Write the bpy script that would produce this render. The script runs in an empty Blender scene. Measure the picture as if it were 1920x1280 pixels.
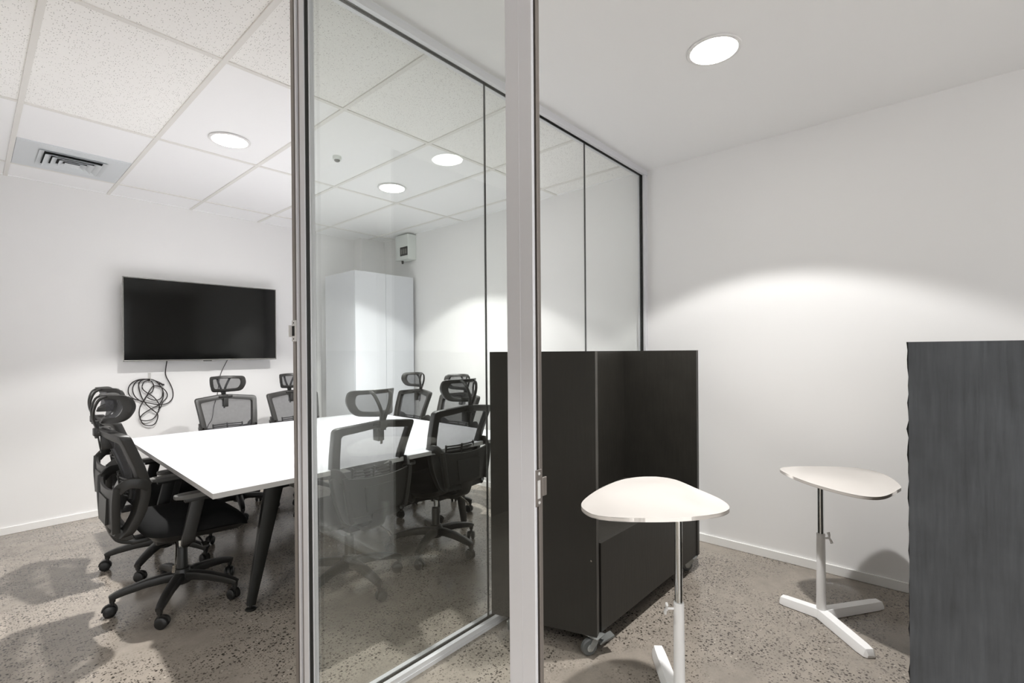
import bpy, bmesh, math, random
from math import sin, cos, pi, radians, sqrt
from mathutils import Vector, Matrix
random.seed(7)
S = bpy.context.scene
COL = S.collection

# ------------------------------------------------------------------ camera
F_PX, CY = 899.52, 661.72
YAW, PIT, ROL = 0.721626, -0.0026063, -0.0080265
CAMZ = 1.3456
CZ = 2.708                       # ceiling height
Fv = Vector((cos(YAW)*cos(PIT), sin(YAW)*cos(PIT), sin(PIT)))
rv = Vector((sin(YAW), -cos(YAW), 0.0))
uv = rv.cross(Fv)
r2 = cos(ROL)*rv + sin(ROL)*uv
u2 = -sin(ROL)*rv + cos(ROL)*uv
cam = bpy.data.objects.new('camera', bpy.data.cameras.new('camera'))
COL.objects.link(cam)
M = Matrix((r2, u2, -Fv)).transposed().to_4x4()
M.translation = Vector((0, 0, CAMZ))
cam.matrix_world = M
cam.data.sensor_width = 36.0
cam.data.lens = F_PX*36.0/1920.0
cam.data.shift_y = (CY-640.0)/1920.0
cam.data.clip_start = 0.02
S.camera = cam

# ------------------------------------------------------------------ world, view
W = bpy.data.worlds.new('world'); S.world = W; W.use_nodes = True
W.node_tree.nodes['Background'].inputs[0].default_value = (0.96, 0.98, 1.0, 1)
W.node_tree.nodes['Background'].inputs[1].default_value = 2.5
S.view_settings.view_transform = 'Standard'
S.view_settings.look = 'None'
S.view_settings.exposure = 0.0
S.view_settings.gamma = 1.0
S.view_settings.use_curve_mapping = False
S.cycles.max_bounces = 10
S.cycles.diffuse_bounces = 6
S.cycles.glossy_bounces = 6
S.cycles.transparent_max_bounces = 24
S.cycles.sample_clamp_indirect = 6.0
S.cycles.caustics_reflective = False
S.cycles.caustics_refractive = False

WIDE_W = 125.0       # wide part of one downlight's beam
CORE_W = 290.0      # its stronger core
DISC_E = 34.0       # brightness of its diffuser


# ------------------------------------------------------------------ materials
def lin(c):
    return tuple(((v/255.0)/12.92 if v/255.0 <= 0.04045 else (((v/255.0)+0.055)/1.055)**2.4) for v in c) + (1.0,)

def mat(name, rgb, rough=0.5, metal=0.0, spec=0.5, noise=None, bump=None, coat=0.0):
    m = bpy.data.materials.new(name); m.use_nodes = True
    nt = m.node_tree; b = nt.nodes['Principled BSDF']
    b.inputs['Base Color'].default_value = lin(rgb)
    b.inputs['Roughness'].default_value = rough
    b.inputs['Metallic'].default_value = metal
    b.inputs['Specular IOR Level'].default_value = spec
    b.inputs['Coat Weight'].default_value = coat
    tc = nt.nodes.new('ShaderNodeTexCoord')
    if noise:      # (scale, amount)
        n = nt.nodes.new('ShaderNodeTexNoise'); n.inputs['Scale'].default_value = noise[0]
        n.inputs['Detail'].default_value = 6
        nt.links.new(tc.outputs['Object'], n.inputs['Vector'])
        r = nt.nodes.new('ShaderNodeMapRange')
        r.inputs['To Min'].default_value = 1-noise[1]; r.inputs['To Max'].default_value = 1+noise[1]
        nt.links.new(n.outputs['Fac'], r.inputs['Value'])
        h = nt.nodes.new('ShaderNodeHueSaturation'); h.inputs['Color'].default_value = lin(rgb)
        nt.links.new(r.outputs['Result'], h.inputs['Value'])
        nt.links.new(h.outputs['Color'], b.inputs['Base Color'])
    if bump:       # (scale, strength, distance)
        n = nt.nodes.new('ShaderNodeTexNoise'); n.inputs['Scale'].default_value = bump[0]
        n.inputs['Detail'].default_value = 5
        nt.links.new(tc.outputs['Object'], n.inputs['Vector'])
        bm_ = nt.nodes.new('ShaderNodeBump'); bm_.inputs['Strength'].default_value = bump[1]
        bm_.inputs['Distance'].default_value = bump[2]
        nt.links.new(n.outputs['Fac'], bm_.inputs['Height'])
        nt.links.new(bm_.outputs['Normal'], b.inputs['Normal'])
    return m

def emis(name, rgb, e):
    m = bpy.data.materials.new(name); m.use_nodes = True
    b = m.node_tree.nodes['Principled BSDF']
    b.inputs['Base Color'].default_value = lin(rgb)
    b.inputs['Emission Color'].default_value = lin(rgb)
    b.inputs['Emission Strength'].default_value = e
    return m

M_wall = mat('wall_paint', (236, 235, 234), 0.55, noise=(1.3, 0.012), bump=(220, 0.05, 0.002))
M_ceil = mat('ceiling_plaster', (246, 246, 246), 0.6, noise=(0.8, 0.01))
M_back = mat('corridor_paint', (205, 203, 200), 0.7, noise=(1.0, 0.02))
M_timber = mat('dark_timber_panel', (58, 49, 42), 0.6, noise=(2, 0.1))
M_skirt = mat('skirting_white', (236, 235, 233), 0.25, spec=0.6)
M_tbar = mat('ceiling_grid', (229, 227, 222), 0.45, noise=(3, 0.02))
M_alu = mat('brushed_aluminium', (218, 218, 221), 0.38, metal=0.2, noise=(2.0, 0.03))
M_alud = mat('aluminium_groove', (138, 131, 125), 0.4, metal=0.5, noise=(2.0, 0.03))
M_gasket = mat('black_gasket', (28, 27, 25), 0.5, noise=(5, 0.05))
M_steel = mat('steel', (160, 155, 148), 0.25, metal=1.0, noise=(8, 0.05))
M_chrome = mat('chrome', (215, 218, 218), 0.06, metal=1.0, noise=(8, 0.01))
M_white = mat('white_laminate', (190, 190, 194), 0.25, spec=0.5, noise=(2, 0.006))
M_edge = mat('laminate_edge', (176, 174, 172), 0.4, noise=(5, 0.03))
M_cup = mat('white_cupboard', (212, 214, 219), 0.3, noise=(2, 0.006))
M_cream = mat('cream_lacquer', (192, 187, 182), 0.3, noise=(3, 0.008))
M_creamedge = mat('cream_edge', (214, 208, 202), 0.35, noise=(3, 0.01))
M_powder = mat('white_powder_coat', (236, 235, 234), 0.35, noise=(3, 0.01))
M_blackpl = mat('black_plastic', (37, 36, 34), 0.42, noise=(6, 0.05), bump=(400, 0.08, 0.001))
M_blackdk = mat('black_nylon', (34, 33, 31), 0.4, noise=(6, 0.05))
M_fabric = mat('black_seat_fabric', (24, 24, 24), 0.95, spec=0.15, noise=(60, 0.15), bump=(500, 0.3, 0.002))
M_pad = mat('grey_arm_pad', (96, 95, 92), 0.35, noise=(10, 0.03))
M_blackmt = mat('black_steel', (30, 30, 28), 0.3, metal=0.2, noise=(5, 0.05))
M_rubber = mat('caster_rubber', (24, 24, 23), 0.45, noise=(12, 0.05))
M_cable = mat('black_cable', (34, 28, 27), 0.45, noise=(12, 0.05))
M_bezel = mat('tv_bezel', (150, 148, 144), 0.25, metal=0.7, noise=(5, 0.02))
M_dark = mat('dark_opening', (14, 13, 12), 0.8, noise=(5, 0.05))
M_vent = mat('vent_plastic', (214, 218, 220), 0.45, noise=(3, 0.01))
M_board = mat('board_plastic', (222, 226, 222), 0.4, noise=(3, 0.01))
M_clear = mat('clear_plastic_hook', (205, 203, 200), 0.2, noise=(9, 0.02))
M_grcast = mat('grey_caster_housing', (158, 160, 158), 0.22, metal=0.6, noise=(9, 0.03))
M_castwheel = mat('grey_caster_tyre', (84, 86, 85), 0.35, noise=(9, 0.03))
M_disc = emis('downlight_diffuser', (255, 252, 246), DISC_E)

# screen : glossy black glass
M_screen = mat('tv_screen', (9, 9, 9), 0.08, spec=0.5, noise=(3, 0.02))

# black painted plywood
def plywood(name, rgb, streak, rough=0.42):
    m = mat(name, rgb, rough, spec=0.45)
    nt = m.node_tree; b = nt.nodes['Principled BSDF']
    tc = [n for n in nt.nodes if n.type == 'TEX_COORD'][0]
    mp = nt.nodes.new('ShaderNodeMapping'); mp.inputs['Scale'].default_value = (60, 60, 5)
    nt.links.new(tc.outputs['Object'], mp.inputs['Vector'])
    n1 = nt.nodes.new('ShaderNodeTexNoise'); n1.inputs['Scale'].default_value = 1.4; n1.inputs['Detail'].default_value = 6
    nt.links.new(mp.outputs['Vector'], n1.inputs['Vector'])
    n2 = nt.nodes.new('ShaderNodeTexNoise'); n2.inputs['Scale'].default_value = 9; n2.inputs['Detail'].default_value = 8
    nt.links.new(tc.outputs['Object'], n2.inputs['Vector'])
    mx = nt.nodes.new('ShaderNodeMath'); mx.operation = 'ADD'
    nt.links.new(n1.outputs['Fac'], mx.inputs[0]); nt.links.new(n2.outputs['Fac'], mx.inputs[1])
    rg = nt.nodes.new('ShaderNodeMapRange'); rg.inputs['From Min'].default_value = 0.6; rg.inputs['From Max'].default_value = 1.5
    rg.inputs['To Min'].default_value = 1-streak; rg.inputs['To Max'].default_value = 1+streak
    nt.links.new(mx.outputs[0], rg.inputs['Value'])
    h = nt.nodes.new('ShaderNodeHueSaturation'); h.inputs['Color'].default_value = lin(rgb)
    nt.links.new(rg.outputs['Result'], h.inputs['Value']); nt.links.new(h.outputs['Color'], b.inputs['Base Color'])
    bp = nt.nodes.new('ShaderNodeBump'); bp.inputs['Strength'].default_value = 0.25; bp.inputs['Distance'].default_value = 0.003
    nt.links.new(mx.outputs[0], bp.inputs['Height']); nt.links.new(bp.outputs['Normal'], b.inputs['Normal'])
    return m
M_ply = plywood('black_painted_plywood', (44, 42, 38), 0.25)
M_plyf = plywood('black_painted_board', (41, 39, 35), 0.06, 0.5)
M_plyr = plywood('black_stained_plywood', (74, 77, 81), 0.35, 0.45)
M_plyedge = plywood('worn_plywood_edge', (66, 63, 58), 0.6, 0.6)

# polished concrete
def concrete():
    m = bpy.data.materials.new('polished_concrete'); m.use_nodes = True
    nt = m.node_tree; b = nt.nodes['Principled BSDF']; L = nt.links
    tc = nt.nodes.new('ShaderNodeTexCoord')
    def noise(s, d=6, rgh=0.55, dist=0.0):
        n = nt.nodes.new('ShaderNodeTexNoise'); n.inputs['Scale'].default_value = s
        n.inputs['Detail'].default_value = d; n.inputs['Roughness'].default_value = rgh
        n.inputs['Distortion'].default_value = dist
        L.new(tc.outputs['Object'], n.inputs['Vector']); return n
    big = noise(1.1, 5, 0.6, 0.4); mid = noise(9, 6, 0.65); fine = noise(120, 4, 0.7)
    cr = nt.nodes.new('ShaderNodeValToRGB')
    cr.color_ramp.elements[0].position = 0.3; cr.color_ramp.elements[0].color = lin((118, 111, 103))
    cr.color_ramp.elements[1].position = 0.72; cr.color_ramp.elements[1].color = lin((160, 151, 140))
    mixf = nt.nodes.new('ShaderNodeMix'); mixf.data_type = 'FLOAT'; mixf.inputs['Factor'].default_value = 0.45
    L.new(big.outputs['Fac'], mixf.inputs['A']); L.new(mid.outputs['Fac'], mixf.inputs['B'])
    L.new(mixf.outputs['Result'], cr.inputs['Fac'])
    # aggregate chips
    def chips(scale, lo, hi, rgb, prev, amt):
        wv = nt.nodes.new('ShaderNodeVectorMath'); wv.operation = 'ADD'
        nz = noise(scale*0.9, 2); sc = nt.nodes.new('ShaderNodeVectorMath'); sc.operation = 'SCALE'
        sc.inputs['Scale'].default_value = 0.9/scale
        L.new(nz.outputs['Color'], sc.inputs[0]); L.new(tc.outputs['Object'], wv.inputs[0]); L.new(sc.outputs[0], wv.inputs[1])
        v = nt.nodes.new('ShaderNodeTexVoronoi'); v.inputs['Scale'].default_value = scale
        v.inputs['Randomness'].default_value = 1.0
        L.new(wv.outputs[0], v.inputs['Vector'])
        r = nt.nodes.new('ShaderNodeMapRange'); r.inputs['From Min'].default_value = hi; r.inputs['From Max'].default_value = lo
        L.new(v.outputs['Distance'], r.inputs['Value'])
        sp = nt.nodes.new('ShaderNodeSeparateColor'); L.new(v.outputs['Color'], sp.inputs[0])
        gt = nt.nodes.new('ShaderNodeMath'); gt.operation = 'GREATER_THAN'; gt.inputs[1].default_value = 1-amt
        L.new(sp.outputs[0], gt.inputs[0])
        # chips come in drifts
        dn = noise(2.3, 3); dr = nt.nodes.new('ShaderNodeMapRange'); dr.inputs['From Min'].default_value = 0.36; dr.inputs['From Max'].default_value = 0.52
        L.new(dn.outputs['Fac'], dr.inputs['Value'])
        a = nt.nodes.new('ShaderNodeMath'); a.operation = 'MULTIPLY'; L.new(r.outputs[0], a.inputs[0]); L.new(gt.outputs[0], a.inputs[1])
        a2 = nt.nodes.new('ShaderNodeMath'); a2.operation = 'MULTIPLY'; L.new(a.outputs[0], a2.inputs[0]); L.new(dr.outputs[0], a2.inputs[1])
        mx = nt.nodes.new('ShaderNodeMix'); mx.data_type = 'RGBA'
        L.new(a2.outputs[0], mx.inputs['Factor']); L.new(prev, mx.inputs[6]); mx.inputs[7].default_value = lin(rgb)
        return mx.outputs[2], a2.outputs[0]
    c, k1 = chips(62, 0.26, 0.40, (58, 53, 48), cr.outputs['Color'], 0.5)
    c, k2 = chips(112, 0.26, 0.42, (72, 66, 61), c, 0.5)
    c, k3 = chips(70, 0.2, 0.34, (176, 168, 157), c, 0.05)
    fr = nt.nodes.new('ShaderNodeMapRange'); fr.inputs['To Min'].default_value = 0.84; fr.inputs['To Max'].default_value = 1.16
    L.new(fine.outputs['Fac'], fr.inputs['Value'])
    h = nt.nodes.new('ShaderNodeHueSaturation'); L.new(c, h.inputs['Color']); L.new(fr.outputs[0], h.inputs['Value'])
    L.new(h.outputs['Color'], b.inputs['Base Color'])
    rr = nt.nodes.new('ShaderNodeMapRange'); rr.inputs['To Min'].default_value = 0.08; rr.inputs['To Max'].default_value = 0.24
    L.new(mid.outputs['Fac'], rr.inputs['Value']); L.new(rr.outputs[0], b.inputs['Roughness'])
    b.inputs['Specular IOR Level'].default_value = 0.5
    bp = nt.nodes.new('ShaderNodeBump'); bp.inputs['Strength'].default_value = 0.12; bp.inputs['Distance'].default_value = 0.002
    L.new(mid.outputs['Fac'], bp.inputs['Height']); L.new(bp.outputs['Normal'], b.inputs['Normal'])
    return m
M_floor = concrete()

# mineral-fibre tile with pinholes
def fissured():
    m = mat('fissured_ceiling_tile', (240, 238, 233), 0.8, spec=0.2)
    nt = m.node_tree; b = nt.nodes['Principled BSDF']; L = nt.links
    tc = [n for n in nt.nodes if n.type == 'TEX_COORD'][0]
    v = nt.nodes.new('ShaderNodeTexVoronoi'); v.inputs['Scale'].default_value = 125
    nz = nt.nodes.new('ShaderNodeTexNoise'); nz.inputs['Scale'].default_value = 60
    L.new(tc.outputs['Object'], v.inputs['Vector']); L.new(tc.outputs['Object'], nz.inputs['Vector'])
    r = nt.nodes.new('ShaderNodeMapRange'); r.inputs['From Min'].default_value = 0.30; r.inputs['From Max'].default_value = 0.14
    L.new(v.outputs['Distance'], r.inputs['Value'])
    sp = nt.nodes.new('ShaderNodeSeparateColor'); L.new(v.outputs['Color'], sp.inputs[0])
    gt = nt.nodes.new('ShaderNodeMath'); gt.operation = 'GREATER_THAN'; gt.inputs[1].default_value = 0.5
    L.new(sp.outputs[0], gt.inputs[0])
    a = nt.nodes.new('ShaderNodeMath'); a.operation = 'MULTIPLY'; L.new(r.outputs[0], a.inputs[0]); L.new(gt.outputs[0], a.inputs[1])
    mx = nt.nodes.new('ShaderNodeMix'); mx.data_type = 'RGBA'
    L.new(a.outputs[0], mx.inputs['Factor']); mx.inputs[6].default_value = lin((247, 246, 243)); mx.inputs[7].default_value = lin((138, 135, 130))
    L.new(mx.outputs[2], b.inputs['Base Color'])
    bp = nt.nodes.new('ShaderNodeBump'); bp.inputs['Strength'].default_value = 0.2; bp.inputs['Distance'].default_value = 0.003
    L.new(nz.outputs['Fac'], bp.inputs['Height']); L.new(bp.outputs['Normal'], b.inputs['Normal'])
    return m
M_fiss = fissured()

# clear partition glass: every face mirrors by Fresnel, the rest passes with a faint green tint
def glass(name, tint):
    m = bpy.data.materials.new(name); m.use_nodes = True
    nt = m.node_tree; nt.nodes.clear(); L = nt.links
    out = nt.nodes.new('ShaderNodeOutputMaterial')
    tr = nt.nodes.new('ShaderNodeBsdfTransparent'); tr.inputs[0].default_value = tint
    gl = nt.nodes.new('ShaderNodeBsdfGlossy'); gl.inputs['Roughness'].default_value = 0.0
    gl.inputs['Color'].default_value = (0.97, 1.0, 0.98, 1)
    lw = nt.nodes.new('ShaderNodeLayerWeight'); lw.inputs['Blend'].default_value = 0.5
    # Schlick with F0 = 0.045 on the facing angle (same from both sides)
    p = nt.nodes.new('ShaderNodeMath'); p.operation = 'POWER'; p.inputs[1].default_value = 5.0
    L.new(lw.outputs['Facing'], p.inputs[0])
    r = nt.nodes.new('ShaderNodeMapRange'); r.inputs['To Min'].default_value = 0.038; r.inputs['To Max'].default_value = 0.9
    L.new(p.outputs[0], r.inputs['Value'])
    mx = nt.nodes.new('ShaderNodeMixShader')
    L.new(r.outputs[0], mx.inputs[0]); L.new(tr.outputs[0], mx.inputs[1]); L.new(gl.outputs[0], mx.inputs[2])
    L.new(mx.outputs[0], out.inputs[0])
    return m
M_glass = glass('partition_glass', (0.950, 0.960, 0.953, 1))

def meshfab(name, rgb, cover):
    m = bpy.data.materials.new(name); m.use_nodes = True
    nt = m.node_tree; nt.nodes.clear(); L = nt.links
    out = nt.nodes.new('ShaderNodeOutputMaterial')
    tr = nt.nodes.new('ShaderNodeBsdfTransparent')
    df = nt.nodes.new('ShaderNodeBsdfDiffuse'); df.inputs[0].default_value = lin(rgb)
    tc = nt.nodes.new('ShaderNodeTexCoord'); n = nt.nodes.new('ShaderNodeTexNoise'); n.inputs['Scale'].default_value = 40
    L.new(tc.outputs['Object'], n.inputs['Vector'])
    r = nt.nodes.new('ShaderNodeMapRange'); r.inputs['To Min'].default_value = cover-0.04; r.inputs['To Max'].default_value = cover+0.04
    L.new(n.outputs['Fac'], r.inputs['Value'])
    mx = nt.nodes.new('ShaderNodeMixShader')
    L.new(r.outputs[0], mx.inputs[0]); L.new(tr.outputs[0], mx.inputs[1]); L.new(df.outputs[0], mx.inputs[2])
    L.new(mx.outputs[0], out.inputs[0])
    return m
M_mesh = meshfab('chair_mesh_weave', (66, 66, 68), 0.66)


# ------------------------------------------------------------------ mesh helpers
def fin(bm):
    bmesh.ops.recalc_face_normals(bm, faces=bm.faces[:])

def obj(name, bm, m, parent=None, smooth=None, loc=None):
    """link bm as ONE mesh object; smooth = angle in degrees under which edges are smooth"""
    fin(bm)
    if smooth is not None:
        for f in bm.faces: f.smooth = True
        for e in bm.edges:
            if len(e.link_faces) == 2:
                e.smooth = e.calc_face_angle(0) < radians(smooth)
    me = bpy.data.meshes.new(name); bm.to_mesh(me); bm.free()
    ms = m if isinstance(m, (list, tuple)) else [m]
    for q in ms: me.materials.append(q)
    o = bpy.data.objects.new(name, me); COL.objects.link(o)
    if parent: o.parent = parent
    if loc: o.location = loc
    return o

def thing(name, label, cat, loc=(0, 0, 0), rz=0.0, group=None):
    o = bpy.data.objects.new(name, None); COL.objects.link(o)
    o.location = loc; o.rotation_euler = (0, 0, rz); o.empty_display_size = 0.1
    return tag(o, label, cat, group)

def tag(o, label, cat, group=None):
    o['label'] = label; o['category'] = cat
    if group: o['group'] = group
    return o

def struct(name, bm, m, label=None, smooth=None):
    o = obj(name, bm, m, None, smooth); o['kind'] = 'structure'
    if label: o['label'] = label
    return o

def dup_tree(o, parent=None):
    c = o.copy(); COL.objects.link(c); c.parent = parent
    for ch in list(o.children): dup_tree(ch, c)
    return c

def box(bm, a, b, bev=0.0, mi=0, seg=2):
    a = Vector(a); b = Vector(b)
    lo = Vector([min(a[i], b[i]) for i in range(3)]); hi = Vector([max(a[i], b[i]) for i in range(3)])
    vs = [bm.verts.new((x, y, z)) for x in (lo.x, hi.x) for y in (lo.y, hi.y) for z in (lo.z, hi.z)]
    idx = [(0, 1, 3, 2), (4, 6, 7, 5), (0, 4, 5, 1), (2, 3, 7, 6), (0, 2, 6, 4), (1, 5, 7, 3)]
    fs = [bm.faces.new([vs[i] for i in q]) for q in idx]
    for f in fs: f.material_index = mi
    if bev > 0:
        es = list({e for f in fs for e in f.edges})
        r = bmesh.ops.bevel(bm, geom=es, offset=bev, segments=seg, profile=0.5, affect='EDGES')
        for f in r['faces']: f.material_index = mi
    return fs

def prism(bm, poly, z0, z1, mi=0, side_mi=None, bev=0.0):
    """poly: list of (x,y), extruded z0..z1"""
    n = len(poly)
    lo = [bm.verts.new((p[0], p[1], z0)) for p in poly]; hi = [bm.verts.new((p[0], p[1], z1)) for p in poly]
    f1 = bm.faces.new(lo[::-1]); f2 = bm.faces.new(hi); f1.material_index = f2.material_index = mi
    sd = []
    for i in range(n):
        f = bm.faces.new((lo[i], lo[(i+1) % n], hi[(i+1) % n], hi[i])); f.material_index = mi if side_mi is None else side_mi
        sd.append(f)
    if bev > 0:
        es = list(set(f2.edges[:] + f1.edges[:]))
        bmesh.ops.bevel(bm, geom=es, offset=bev, segments=2, profile=0.5, affect='EDGES')
    return f2

def lathe(bm, prof, seg=24, c=(0, 0, 0), axis='z', mi=0):
    """prof: list of (r, h) revolved around the axis through c"""
    rings = []
    for r, h in prof:
        ring = []
        for i in range(seg):
            t = 2*pi*i/seg
            if axis == 'z': p = (c[0]+r*cos(t), c[1]+r*sin(t), c[2]+h)
            elif axis == 'y': p = (c[0]+r*cos(t), c[1]+h, c[2]+r*sin(t))
            else: p = (c[0]+h, c[1]+r*cos(t), c[2]+r*sin(t))
            ring.append(bm.verts.new(p))
        rings.append(ring)
    for a, b in zip(rings[:-1], rings[1:]):
        for i in range(seg):
            f = bm.faces.new((a[i], a[(i+1) % seg], b[(i+1) % seg], b[i])); f.material_index = mi
    for r_ in (rings[0][::-1], rings[-1]):
        f = bm.faces.new(r_); f.material_index = mi

def catmull(pts, n=6, closed=False):
    P = [Vector(p) for p in pts]; out = []
    N = len(P); rng = range(N if closed else N-1)
    for i in rng:
        p0 = P[(i-1) % N] if closed or i > 0 else P[0]; p1 = P[i]; p2 = P[(i+1) % N]
        p3 = P[(i+2) % N] if closed or i+2 < N else P[-1]
        for k in range(n):
            t = k/n
            out.append(0.5*((2*p1)+(-p0+p2)*t+(2*p0-5*p1+4*p2-p3)*t*t+(-p0+3*p1-3*p2+p3)*t**3))
    if not closed: out.append(P[-1])
    return out

def sweep(bm, path, prof, up=(0, 0, 1), closed=False, scale=None, mi=0):
    """sweep a 2-D profile (list of (a,b)) along path; a along side, b along 'up-ish' normal"""
    P = [Vector(p) for p in path]; N = len(P); up = Vector(up); rings = []
    for i in range(N):
        if closed: t = P[(i+1) % N]-P[(i-1) % N]
        else: t = P[min(i+1, N-1)]-P[max(i-1, 0)]
        t.normalize()
        s = t.cross(up)
        if s.length < 1e-4: s = t.cross(Vector((1, 0, 0)))
        s.normalize(); nn = s.cross(t).normalized()
        k = scale(i/(N-1)) if scale else (1, 1)
        if not isinstance(k, tuple): k = (k, k)
        rings.append([bm.verts.new(P[i]+s*(a*k[0])+nn*(b*k[1])) for a, b in prof])
    m = len(prof)
    for i in range(N if closed else N-1):
        A, B = rings[i], rings[(i+1) % N]
        for j in range(m):
            f = bm.faces.new((A[j], A[(j+1) % m], B[(j+1) % m], B[j])); f.material_index = mi
    if not closed:
        for r_ in (rings[0][::-1], rings[-1]):
            f = bm.faces.new(r_); f.material_index = mi

def circ(r, n=10, ry=None):
    ry = ry or r
    return [(r*cos(2*pi*i/n), ry*sin(2*pi*i/n)) for i in range(n)]

def rrect(w, h, r, n=3):
    out = []
    for cx_, cy_, a0 in ((w/2-r, h/2-r, 0), (-w/2+r, h/2-r, 90), (-w/2+r, -h/2+r, 180), (w/2-r, -h/2+r, 270)):
        for k in range(n+1):
            a = radians(a0+90*k/n); out.append((cx_+r*cos(a), cy_+r*sin(a)))
    return out

def tube(bm, path, r, n=10, closed=False, mi=0):
    sweep(bm, path, circ(r, n), closed=closed, mi=mi)

def hull_plate(bm, fn, nu, nv, thick, mi=0):
    """grid surface fn(u,v)->Vector for u,v in 0..1, thickened by thick along its normal"""
    g = [[Vector(fn(i/nu, j/nv)) for j in range(nv+1)] for i in range(nu+1)]
    def nrm(i, j):
        a = g[min(i+1, nu)][j]-g[max(i-1, 0)][j]; b = g[i][min(j+1, nv)]-g[i][max(j-1, 0)]
        return a.cross(b).normalized()
    A = [[bm.verts.new(g[i][j]+nrm(i, j)*thick/2) for j in range(nv+1)] for i in range(nu+1)]
    B = [[bm.verts.new(g[i][j]-nrm(i, j)*thick/2) for j in range(nv+1)] for i in range(nu+1)]
    for i in range(nu):
        for j in range(nv):
            for G_, o in ((A, 1), (B, -1)):
                q = (G_[i][j], G_[i+1][j], G_[i+1][j+1], G_[i][j+1])
                bm.faces.new(q if o > 0 else q[::-1]).material_index = mi
    for i in range(nu):
        for j in (0, nv): bm.faces.new((A[i][j], A[i+1][j], B[i+1][j], B[i][j])).material_index = mi
    for j in range(nv):
        for i in (0, nu): bm.faces.new((A[i][j], A[i][j+1], B[i][j+1], B[i][j])).material_index = mi

def B(): return bmesh.new()


# ================================================================== THE SETTING
FX = 3.4207        # far wall
TY = 5.253         # wall with the screen
PY = 1.66          # glass line of the long partition
X0 = 0.785         # glass line of the short front
bm = B(); box(bm, (-3.4, -2.6, -0.12), (3.6, 5.45, 0)); struct('floor', bm, M_floor, 'polished concrete floor with exposed aggregate')

# ceilings
bm = B(); box(bm, (-3.4, -2.6, CZ), (3.6, 1.655, CZ+0.1)); struct('ceiling', bm, M_ceil, 'smooth white plaster ceiling')
XS = [0.201+0.6*k for k in range(-4, 6)]; YS = [2.4712, 3.6759, 4.8809]
bm = B()
xe = [-3.4]+XS+[3.6]; ye = [1.655]+YS+[5.45]
for i in range(len(xe)-1):
    for j in range(len(ye)-1):
        # the tiles away from the door row and the lamp row are smooth, the others carry pinholes
        smooth_tile = (j >= 2) or (j == 1 and xe[i] > 0.75)
        box(bm, (xe[i], ye[j], CZ+0.003), (xe[i+1], ye[j+1], CZ+0.1), mi=1 if smooth_tile else 0)
struct('ceiling', bm, [M_fiss, M_ceil], 'suspended ceiling of large white tiles')
n = 0
def tbar(a, b):
    bm = B(); box(bm, a, b, 0.0008); return struct('trim_1', bm, M_tbar)
for x in XS: tbar((x-0.012, 1.70, CZ-0.004), (x+0.012, TY-0.001, CZ+0.006))
for y in YS:
    tbar((-3.3, y-0.012, CZ-0.003), (FX-0.001, y+0.012, CZ+0.006))
bm = B(); box(bm, (-0.2, TY-0.018, CZ-0.002), (3.1, TY, CZ+0.006), 0.0005); struct('trim_2', bm, M_ceil)
bm = B(); box(bm, (FX-0.018, 1.70, CZ-0.002), (FX, TY, CZ+0.006), 0.0005); struct('trim_3', bm, M_ceil)

# walls
bm = B(); box(bm, (FX, -2.6, 0), (FX+0.12, 5.45, CZ+0.1)); struct('wall_far', bm, M_wall, 'long white wall with a scallop of lamp light')
bm = B(); box(bm, (-0.32, TY, 0), (3.6, TY+0.12, CZ+0.1)); struct('wall_screen', bm, M_wall, 'white wall behind the television')
bm = B(); box(bm, (3.10, 5.09, 0), (FX, TY, CZ+0.003), 0.002); struct('wall_column', bm, M_wall, 'boxed column in the corner above the cupboard')
bm = B(); box(bm, (-0.32, 2.72, 0), (-0.2, TY, CZ+0.1)); struct('wall_left', bm, M_wall)
bm = B(); box(bm, (-3.4, 2.72, 0), (-0.32, 2.84, CZ+0.1)); struct('wall_corridor', bm, M_timber)
bm = B(); box(bm, (-3.4, -2.6, 0), (-3.28, 2.84, CZ+0.1)); struct('wall_entry', bm, M_back)
bm = B(); box(bm, (2.2, -2.6, 0), (3.6, -2.48, CZ+0.1)); box(bm, (-3.4, -2.6, 0), (2.2, -2.48, 0.35)); box(bm, (-3.4, -2.6, 2.55), (2.2, -2.48, CZ+0.1)); struct('wall_back', bm, M_back)
# added window frames and wall opening, unseen, to let sky fill light in
for k, x in enumerate((-3.28, -1.46, 0.36)):
    bm = B(); w_ = 1.82
    for a, b_ in (((x, -2.57, 0.35), (x+0.05, -2.51, 2.55)), ((x+w_-0.05, -2.57, 0.35), (x+w_, -2.51, 2.55)), ((x+0.05, -2.57, 0.35), (x+w_-0.05, -2.51, 0.40)), ((x+0.05, -2.57, 2.50), (x+w_-0.05, -2.51, 2.55))): box(bm, a, b_, 0.002)
    struct('window_%d' % (5+k), bm, M_alu)

# skirting
def skirt(name, a, b):
    bm = B(); box(bm, a, b, 0.003); struct(name, bm, M_skirt)
SK = 0.056
skirt('baseboard_far', (FX-0.012, -2.48, 0), (FX, 1.625, SK))
skirt('baseboard_meeting', (FX-0.012, 1.70, 0), (FX, 5.09, SK))
skirt('baseboard_screen', (-0.2, TY-0.012, 0), (3.10, TY, SK))
skirt('baseboard_left', (-0.2, 2.72, 0), (-0.188, TY-0.012, SK))

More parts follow.
